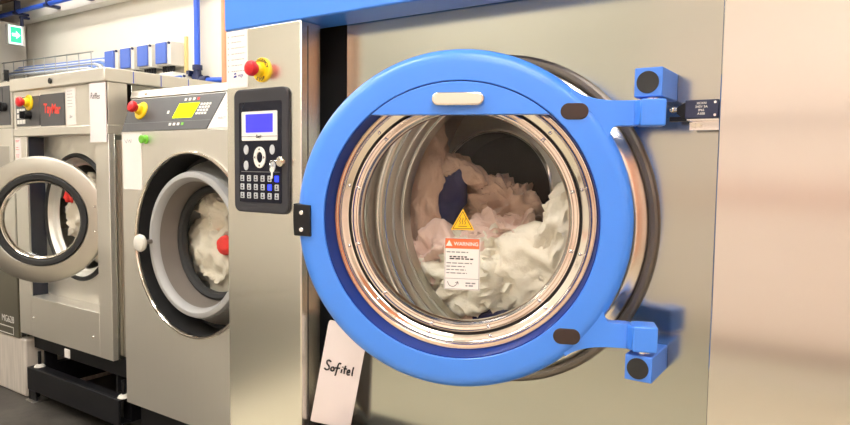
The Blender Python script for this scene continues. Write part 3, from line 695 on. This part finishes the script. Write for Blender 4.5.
# paper sleeve and green magnet on its front
s2 = thing('paper_sleeve', (-2.505, 1.547, 1.09), 'blank white paper sleeve on the washer below the slanted panel', 'paper sleeve')
B().prism(rrect(-2.572, -2.440, 1.092, 1.321, .003, 2), 1.5465, 1.5492).build('sheet', 'paper', s2, smooth=False)
strokes([[(-2.556, 1.298), (-2.545, 1.284), (-2.536, 1.299)], [(-2.530, 1.286), (-2.522, 1.297), (-2.515, 1.285)], [(-2.510, 1.301), (-2.511, 1.285)]], TY(0, 1.5462, 0), .0009, 'inkgrey', s2, 'handwriting')
mg = B().lathe([(0, -.024), (.014, -.024), (.017, -.021), (.015, -.010), (.018, -.004), (.018, 0), (0, 0)], TY(-2.412, 1.5496, 1.297), 24).build('magnet', 'green')
tag(mg, 'small round green magnet on the washer beside the white paper sleeve', 'magnet')

# ---------------------------------------------------------------- third washer (open round door)
W3 = thing('front_loading_washer', (-3.1, 2.0, .3), 'stainless steel washer with an open steel door and red lettered control panel', 'washer')
x0, x1 = -3.53, -2.685
# frame around the recessed front
b = B().box(x0, -3.41, 1.55, 1.655, .335, 1.324).box(-2.788, x1, 1.55, 1.575, .335, 1.324).box(-3.4099, -2.7881, 1.55, 1.655, .335, .535)
b.build('front_frame', 'steel_pale', W3, bevel=0.002)
B().holed(-3.4099, -2.70, .536, 1.325, 1.635, 1.64, -3.11, .94, .285).build('inset_panel', 'steel_pale', W3)
B().box(x0, x1, 1.546, 1.64, 1.325, 1.365).build('fascia_rail', 'steel_pale', W3, bevel=0.004)
B().box(x0, x1, 1.552, 1.64, 1.3655, 1.545).build('control_fascia', 'steel_pale', W3, bevel=0.002)
lid3 = B().box(x0, x1 + .006, 1.535, 2.30, 1.546, 1.605).build('top_lid', 'steel_pale', W3, bevel=0.004)
b = B()
for yy in (1.665, 1.80, 1.945): b.box(x1 + .0055, x1 + .0065, yy, yy + .004, 1.55, 1.60)
b.build('lid_tape', 'pipe', lid3, smooth=False)
B().cyl((-3.127, 1.536, 1.574), (-3.127, 1.529, 1.574), .013, seg=20).build('lock_cap', 'black', lid3)
B().box(x0, -3.43, 1.656, 2.28, .335, 1.545).box(-2.70, x1, 1.5755, 2.28, .335, 1.324).box(-3.4299, x1, 1.66, 2.28, 1.34, 1.545).box(-3.4299, -2.7001, 1.66, 2.28, .335, .50).box(-3.4299, -2.7001, 2.25, 2.28, .50, 1.34).build('body_shell', 'steel', W3, bevel=0.003)
B().box(x1 - .0, x1 + .028, 1.60, 2.25, .345, 1.30).build('side_panel', 'steel_dim', W3, bevel=0.002)
# controls
q = B().box(-3.492, -3.262, 1.545, 1.553, 1.375, 1.515).build('keypad_panel', 'grey_p', W3, bevel=0.001)
b = B().box(-3.250, -3.035, 1.545, 1.553, 1.370, 1.518)
lp_ = b.build('logo_panel', 'grey_p', W3, bevel=0.001)
text('TayMar', .062, TY(-3.142, 1.5448, 1.447) @ Matrix.Rotation(R(3), 4, 'Y'), 'redprint', lp_, 'logo_lettering', bold=.0016, sx=.80)
b = B()
for (a, c, d, e) in ((-3.505, -3.492, 1.365, 1.525), (-3.262, -3.250, 1.365, 1.525), (-3.035, -3.027, 1.365, 1.525)): b.box(a, c, 1.5485, 1.5525, d, e)
b.box(-3.505, -3.03, 1.5486, 1.5524, 1.365, 1.3695).build('panel_frame', 'chrome_c', W3)
for r_ in range(3):
    B().box(-3.480, -3.400, 1.5435, 1.5455, 1.386 + r_ * .027, 1.406 + r_ * .027).build('key_row', 'white_p', q, smooth=False)
    B().box(-3.454, -3.4525, 1.543, 1.544, 1.386 + r_ * .027, 1.406 + r_ * .027).box(-3.428, -3.4265, 1.543, 1.544, 1.386 + r_ * .027, 1.406 + r_ * .027).build('key_gap', 'grey_p', q, smooth=False)
estop(W3, (-3.355, 1.545, 1.486), 1.25, False)
B().cyl((-3.35, 1.545, 1.425), (-3.35, 1.515, 1.425), .020, seg=24).box(-3.355, -3.345, 1.497, 1.516, 1.408, 1.442).build('selector_knob', 'black', q, bevel=0.002)
l3 = B().box(-3.022, -2.945, 1.5495, 1.5518, 1.372, 1.535).build('info_label', 'paper', W3, smooth=False)
label_lines(l3, -3.010, -2.958, [1.522 - k * .014 for k in range(6)], 1.5495, 'inkgrey', .002, 61)
text('lav', .022, TY(-2.985, 1.5493, 1.408), 'inkgrey', l3, 'logo_lettering', shear=.3)
l4 = B().box(-3.515, -3.462, 1.5475, 1.5499, 1.16, 1.318).build('rating_label', 'paper', W3, smooth=False)
label_lines(l4, -3.510, -3.470, [1.306, 1.30, 1.272, 1.262, 1.235, 1.225, 1.21, 1.195], 1.5475, 'redprint', .003, 62)
for x, z in ((-3.385, .43), (-2.84, .42)): B().ball((x, 1.549, z), .006, 10).build('screw', 'chrome_c', W3)
B().box(-3.4098, -3.405, 1.56, 1.632, .5365, 1.323).build('recess_side_shade', 'recess_shade', W3)  # dark strip paints the shade on the recess's left wall
# opening and drum
T3 = TY(-3.11, 1.635, .94)
B().lathe([(.285, .004), (.285, -.008), (.290, -.012), (.300, -.010), (.306, -.002), (.306, .0)], T3, 128, closed=True).build('opening_rim', 'rubber', W3)
W3x = B()
fo = B().lathe([(.2845, .0), (.276, .012), (.274, .016), (.266, .022), (.262, .024), (.252, .034), (.250, .040), (.288, .040), (.288, .006)], T3, 128, closed=True).build('opening_funnel', 'steel_pale', W3)
B().lathe([(.251, .041), (.32, .042), (.33, .06), (.33, .55), (0, .56), (0, .57), (.34, .56), (.34, .0405)], T3, 96).build('drum', 'steel_dim', W3)
T3d = Matrix.Translation((-3.022, 1.424, .945)) @ Matrix.Rotation(R(38), 4, 'Z') @ Matrix.Diagonal((.985, .985, .985, 1))
d3 = B().lathe([(.207, .010), (.207, -.004), (.212, -.008), (.276, -.008), (.284, -.004), (.287, .004), (.287, .016), (.280, .020), (.215, .020)], T3d, 128, closed=True).build('door', 'ringsteel', W3)
B().lathe([(.2068, .008), (.2068, -.010), (.203, -.014), (.184, -.012), (.180, -.006), (.180, .012), (.2068, .014)], T3d, 128, closed=True).build('door_gasket', 'rubber', d3)
B().lathe([(.1798, .0), (.176, -.004), (.170, .004), (.166, .018), (.168, .022), (.1798, .014)], T3d, 128, closed=True).build('glass_bezel', 'chrome', d3)
B().lathe([(0, .050), (.08, .044), (.13, .030), (.168, .010), (.168, .006), (.13, .026), (.08, .040), (0, .046)], T3d, 96).build('glass', 'glass', d3)
for z in (.062, -.052):
    for dx in (0, .022): B().ball(T3d @ Vector((.240 + dx, -.008, z)), .005, 10).build('screw', 'chrome_c', d3)
B().box(.262, .290, .016, .032, .045, .082, T3d).box(.262, .290, .016, .032, -.075, -.035, T3d).build('hinge_leaf', 'chrome', d3, bevel=0.002)
G3 = 'laundry in the washer with the open steel door'
cloth('bed_sheet', 'white sheet bulging from the drum behind the open steel door', 'bed sheet', (-3.19, 1.755, .95), (.20, .085, .19), 71, 'linen_c', (0, 0, 0), .25, 13, group=G3)
cloth('pillowcase', 'white pillowcase low in the drum behind the open steel door', 'pillowcase', (-3.09, 1.77, .78), (.12, .08, .07), 73, 'linen_c', (0, 0, 0), .3, 14, 4, group=G3)
cloth('napkin', 'red napkin on the white sheet behind the open steel door', 'napkin', (-3.235, 1.670, 1.045), (.038, .025, .050), 75, 'linen_r', (0, 20, 0), .3, 20, 4, group=G3)
# plastic sleeve with a handwritten name
s3 = thing('plastic_sleeve', (-2.745, 1.541, 1.29), 'white sleeve with a handwritten name taped beside the red lettered panel', 'document sleeve')
B().prism(rrect(-2.810, -2.684, 1.290, 1.543, .003, 2), 1.5405, 1.5445).build('sheet', 'card', s3, smooth=False)
text('Raffles', .036, TY(-2.765, 1.5402, 1.487) @ Matrix.Rotation(R(4), 4, 'Y'), 'inkdark', s3, 'handwriting', shear=.2, sx=.8)

# black steel base under the third washer
F3 = thing('support_frame', (-3.05, 1.9, 0), 'black painted steel frame on the floor under the open door washer', 'support frame')
b = B().box(-3.452, -2.635, 1.54, 1.552, .058, .172).box(-3.452, -2.635, 1.5525, 1.60, .164, .172).box(-3.452, -2.635, 1.5525, 1.60, .058, .066)
b.build('front_beam', 'blackframe', F3, bevel=0.002)
B().box(-3.452, -2.635, 2.15, 2.20, .058, .172).build('rear_beam', 'blackframe', F3, bevel=0.002)
B().box(-3.452, -3.40, 1.601, 2.149, .058, .172).build('cross_beam', 'blackframe', F3, bevel=0.002)
B().box(-2.70, -2.635, 1.601, 2.149, .058, .172).build('cross_beam', 'blackframe', F3, bevel=0.002)
B().box(-3.50, -2.66, 1.60, 2.2, .25, .333).build('sump_tray', 'blackframe', F3, bevel=0.002)
for x in (-3.452, -2.80):
    for y in (1.60, 2.10): B().box(x + .05, x + .06, y, y + .06, .173, .2495).build('stay_plate', 'blackframe', F3)
for x in (-3.452, -2.700):
    for y in (1.545, 2.15):
        lg = B().box(x + .0, x + .010, y, y + .05, .0065, .0575).box(x + .010, x + .065, y + .002, y + .012, .0065, .0575).build('foot', 'blackframe', F3)
        B().box(x - .01, x + .07, y - .012, y + .06, .0, .006).build('foot_plate', 'steel_dim', lg, bevel=0.001)
for x in (-3.405, -2.66):
    B().cyl((x, 1.58, .1725), (x, 1.58, .25), .008, seg=16).build('levelling_screw', 'blackframe', F3)
    B().lathe([(0, 0), (.026, 0), (.022, .008), (.012, .014), (0, .014)], TY(x, 1.58, .1722) @ Matrix.Rotation(R(90), 4, 'X'), 24).build('levelling_foot', 'box_grey', F3)
tg = B().box(-3.09, -3.045, 1.545, 1.549, .285, .325).build('paper_tag', 'paper', W3, smooth=False)

# ---------------------------------------------------------------- fourth washer at the left edge, on a plinth
W4 = thing('barrier_washer', (-4.0, 2.0, .3), 'steel washer with a black knob panel standing on the chalky plinth', 'washer')
B().box(-4.55, -3.536, 1.555, 2.28, .30, 1.605).build('body_shell', 'steel', W4, bevel=0.003)
B().box(-4.55, -3.545, 1.548, 1.555, 1.372, 1.60).build('control_fascia', 'steel_pale', W4, bevel=0.001)
k4 = B().box(-4.4, -3.556, 1.545, 1.548, 1.385, 1.58).build('knob_panel', 'grey_p', W4, bevel=0.001)
B().cyl((-3.600, 1.545, 1.475), (-3.600, 1.525, 1.475), .022, seg=20).box(-3.604, -3.596, 1.510, 1.526, 1.452, 1.498).build('selector_knob', 'black', k4, bevel=0.002)
B().cyl((-3.660, 1.545, 1.475), (-3.660, 1.53, 1.475), .022, seg=20).build('push_button', 'box_grey', k4, bevel=0.002)
B().box(-3.632, -3.628, 1.5435, 1.5445, 1.50, 1.575).build('panel_line', 'inkdark', k4, smooth=False)
B().box(-4.55, -3.545, 1.548, 1.555, .70, 1.368).build('upper_panel', 'steel_pale', W4, bevel=0.001)
B().box(-4.5, -3.575, 1.5445, 1.548, 1.09, 1.28).build('access_hatch', 'steel_dim', W4, bevel=0.002)
o4 = B().box(-4.55, -3.545, 1.548, 1.555, .30, .695).build('lower_panel', 'olive', W4, bevel=0.001)
text('MG628', .050, TY(-3.660, 1.5478, .385), 'white_p', o4, 'model_number', sx=.9)
b = B()
for qd in ((-3.80, -3.60, .345, .349), (-3.80, -3.60, .308, .312), (-3.604, -3.60, .308, .349)): b.box(qd[0], qd[1], 1.5474, 1.5482, qd[2], qd[3])
b.build('plate_outline', 'white_p', o4, smooth=False)
B().box(-3.60, -3.585, 1.54, 1.56, 1.606, 1.66).build('lid_catch', 'black', W4, bevel=0.002)
pl4 = B().box(-4.8, -3.497, 1.553, 2.28, 0, .299).build('plinth', 'plinth', None, bevel=0.012, seg=3)
tag(pl4, 'chalky white concrete plinth on the floor beside the black steel frame', 'plinth')

# ---------------------------------------------------------------- things on the back wall
def junction_box(x, z, label):
    t = thing('junction_box', (x, 2.66, z), label, 'junction box', 'blue lidded boxes in a row on the wall')
    w, h = .078, .076
    B().box(x - w, x + w, 2.585, 2.703, z - h, z + h).build('box_body', 'box_grey', t, bevel=0.004)
    ld = B().box(x - w + .012, x + w - .034, 2.570, 2.5845, z - h + .012, z + h - .006).build('blue_lid', 'lid_blue', t, bevel=0.003)
    for dz in (h - .012,): B().cyl((x + w - .010, 2.586, z + dz), (x + w - .010, 2.574, z + dz), .008, seg=12).build('lid_screw', 'pipe_d', t)
    for k in range(5):
        gx = x - .052 + k * .026
        B().cyl((gx, 2.625, z - h), (gx, 2.625, z - h - .030), .0105, seg=12).cyl((gx, 2.625, z - h - .029), (gx, 2.625, z - h - .038), .007, seg=12).build('cable_gland', 'black', t)
    B().box(x - w + .01, x + w, 2.60, 2.70, z - h - .11, z - h - .041).build('back_plate', 'white_p', t, bevel=0.003)
    return t
for x, s_ in ((-4.415, 'next to the wire cable tray'), (-4.222, 'second from the wire cable tray'), (-4.020, 'third from the wire cable tray'), (-3.815, 'farthest along from the wire cable tray')):
    junction_box(x, 1.912, 'grey wall box with a blue lid, ' + s_)
t = junction_box(-3.66, 1.69, 'small blue lidded box low on the wall, half hidden behind the washers')
t['group'] = 'low wall boxes'
# wire tray and its cables
tr = B()
for z, y in ((1.845, 2.69), (1.845, 2.60), (1.845, 2.50), (1.90, 2.50), (1.985, 2.50)): tr.tube([(-6.2, y, z + .02), (-4.50, y, z - .012)], .0045, 6)
for k in range(11):
    x = -6.15 + k * .163
    tr.tube([(x, 2.69, 1.862 - k * .0029), (x, 2.50, 1.862 - k * .0029), (x, 2.497, 2.010 - k * .0032)], .0045, 6)
tag(tr.build('cable_tray', 'zinc'), 'galvanised wire cable tray on the white wall leading to the blue boxes', 'cable tray')
for i, (m_, y, z, end) in enumerate((('cable_w', 2.53, 1.885, -4.47), ('cable_b', 2.55, 1.900, -4.455), ('cable_w', 2.57, 1.915, -4.44), ('cable_b', 2.59, 1.930, -4.425), ('cable_w', 2.61, 1.945, -4.41), ('cable_b', 2.63, 1.960, -4.395))):
    pts = [(-6.2, y, z + .02), (-5.6, y, z + .012), (-5.1, y, z), (end - .16, y, z - .01), (end - .10, y, z - .025), (end - .06, y, z - .07), (end - .045, y, z - .13), (end - .04, y, z - .22)]
    tag(B().tube(pts, .010, 8).build('cable', m_), ('white' if m_ == 'cable_w' else 'pale blue') + ' cable lying in the wire tray and bending down before the boxes', 'cable',
        ('white' if m_ == 'cable_w' else 'pale blue') + ' cables in the wire tray')
dl = B().box(-6.2, -4.60, 2.50, 2.66, 1.69, 1.80).build('wall_duct', 'duct', None, bevel=0.004)
tag(dl, 'long grey metal duct behind the washers below the wire tray', 'duct')
# blue air lines
pp = thing('air_pipe', (-3.54, 2.64, 1.75), 'vertical blue air pipe on the white wall with a side branch', 'pipe')
B().cyl((-3.54, 2.64, ZC - .02), (-3.54, 2.64, 1.78), .019, seg=20).build('pipe_run', 'pipe', pp)
B().cyl((-3.52, 2.64, 1.728), (-3.15, 2.64, 1.712), .017, seg=20).build('branch', 'pipe', pp)
B().cyl((-3.54, 2.64, 1.825), (-3.54, 2.64, 1.795), .031, seg=20).cyl((-3.54, 2.64, 1.793), (-3.54, 2.64, 1.765), .024, seg=20).cyl((-3.54, 2.64, 1.765), (-3.54, 2.64, 1.69), .034, seg=20).build('valve', 'pipe_d', pp)
B().cyl((-3.50, 2.64, 1.728), (-3.44, 2.64, 1.727), .026, seg=20).box(-3.60, -3.57, 2.60, 2.66, 1.755, 1.79).build('elbow_fitting', 'pipe_d', pp)
hp = thing('air_line', (-5.5, 2.52, 2.45), 'horizontal blue air line clipped under the beam above the exit sign', 'pipe')
B().cyl((-6.2, 2.52, 2.385), (-3.0, 2.52, 2.385), .017, seg=16).build('pipe_run', 'pipe', hp)
for x in (-5.62, -5.13, -4.66): B().box(x - .022, x + .022, 2.49, 2.598, 2.362, 2.380).box(x - .012, x + .012, 2.50, 2.54, 2.36, 2.47).build('pipe_clip', 'pipe_d', hp)
tag(B().box(-3.735, -3.712, 2.685, 2.70, 1.80, 2.03).build('conduit', 'ystrip'), 'short yellow conduit strip on the white wall right of the blue boxes', 'conduit')
tag(B().cyl((-3.222, 2.60, 1.55), (-3.222, 2.60, ZC - .02), .021, seg=20).build('lagged_pipe', 'copper'), 'orange lagged vertical pipe on the wall beside the blue fascia', 'pipe')
# exit sign on the left wall
ex = thing('exit_sign', (-5.50, 2.50, 2.20), 'lit green exit sign with a white arrow by the brick pier', 'exit sign')
B().box(-5.63, -5.585, 2.43, 2.555, 2.118, 2.272).build('sign_case', 'white_p', ex, bevel=0.004)
B().box(-5.585, -5.581, 2.436, 2.532, 2.124, 2.266).build('lit_border', 'exit_w', ex, smooth=False)
B().box(-5.5808, -5.579, 2.448, 2.526, 2.136, 2.254).build('lit_face', 'exit_g', ex, smooth=False)
TX = Matrix.Translation((-5.5788, 2.487, 2.195)) @ Matrix.Rotation(R(90), 4, 'Z')
B().prism([(-.030, -.012), (.000, -.012), (.000, -.032), (.032, 0), (.000, .032), (.000, .012), (-.030, .012)], -.0006, .0, TX).build('arrow', 'exit_w', ex, smooth=False)
B().cyl((-5.606, 2.545, 2.272), (-5.606, 2.545, 2.34), .012, seg=12).box(-5.62, -5.59, 2.53, 2.599, 2.335, 2.352).build('hanger', 'pipe_d', ex)

# ---------------------------------------------------------------- camera
cam = bpy.data.cameras.new('camera'); cam.sensor_width = 36; cam.lens = 650 / 850 * 36; cam.clip_start = 0.02
co = bpy.data.objects.new('camera', cam); COL.objects.link(co)
rgt = Vector((0.828, 0.561, 0.012)); 
yaw, pit, rol = R(34.08383706), R(4.01776709), R(0.67786476)
fwd = Vector((-math.sin(yaw) * math.cos(pit), math.cos(yaw) * math.cos(pit), -math.sin(pit)))
r0 = Vector((math.cos(yaw), math.sin(yaw), 0)); u0 = r0.cross(fwd)
r2 = r0 * math.cos(rol) + u0 * math.sin(rol); u2 = -r0 * math.sin(rol) + u0 * math.cos(rol)
co.matrix_world = Matrix(((r2.x, u2.x, -fwd.x, 0), (r2.y, u2.y, -fwd.y, 0), (r2.z, u2.z, -fwd.z, 1.2), (0, 0, 0, 1)))
S.camera = co

# ---------------------------------------------------------------- world and view
w = bpy.data.worlds.new('world'); S.world = w; w.use_nodes = True
w.node_tree.nodes['Background'].inputs['Color'].default_value = (1, 0.97, 0.93, 1)
w.node_tree.nodes['Background'].inputs['Strength'].default_value = 0.3
S.view_settings.view_transform = 'Standard'; S.view_settings.look = 'None'; S.view_settings.gamma = 1; S.view_settings.use_curve_mapping = False
S.view_settings.exposure = 0.2
S.cycles.max_bounces = 10; S.cycles.transparent_max_bounces = 16; S.cycles.glossy_bounces = 6
S.cycles.sample_clamp_indirect = 6
try: S.cycles.use_denoising = True
except Exception: pass
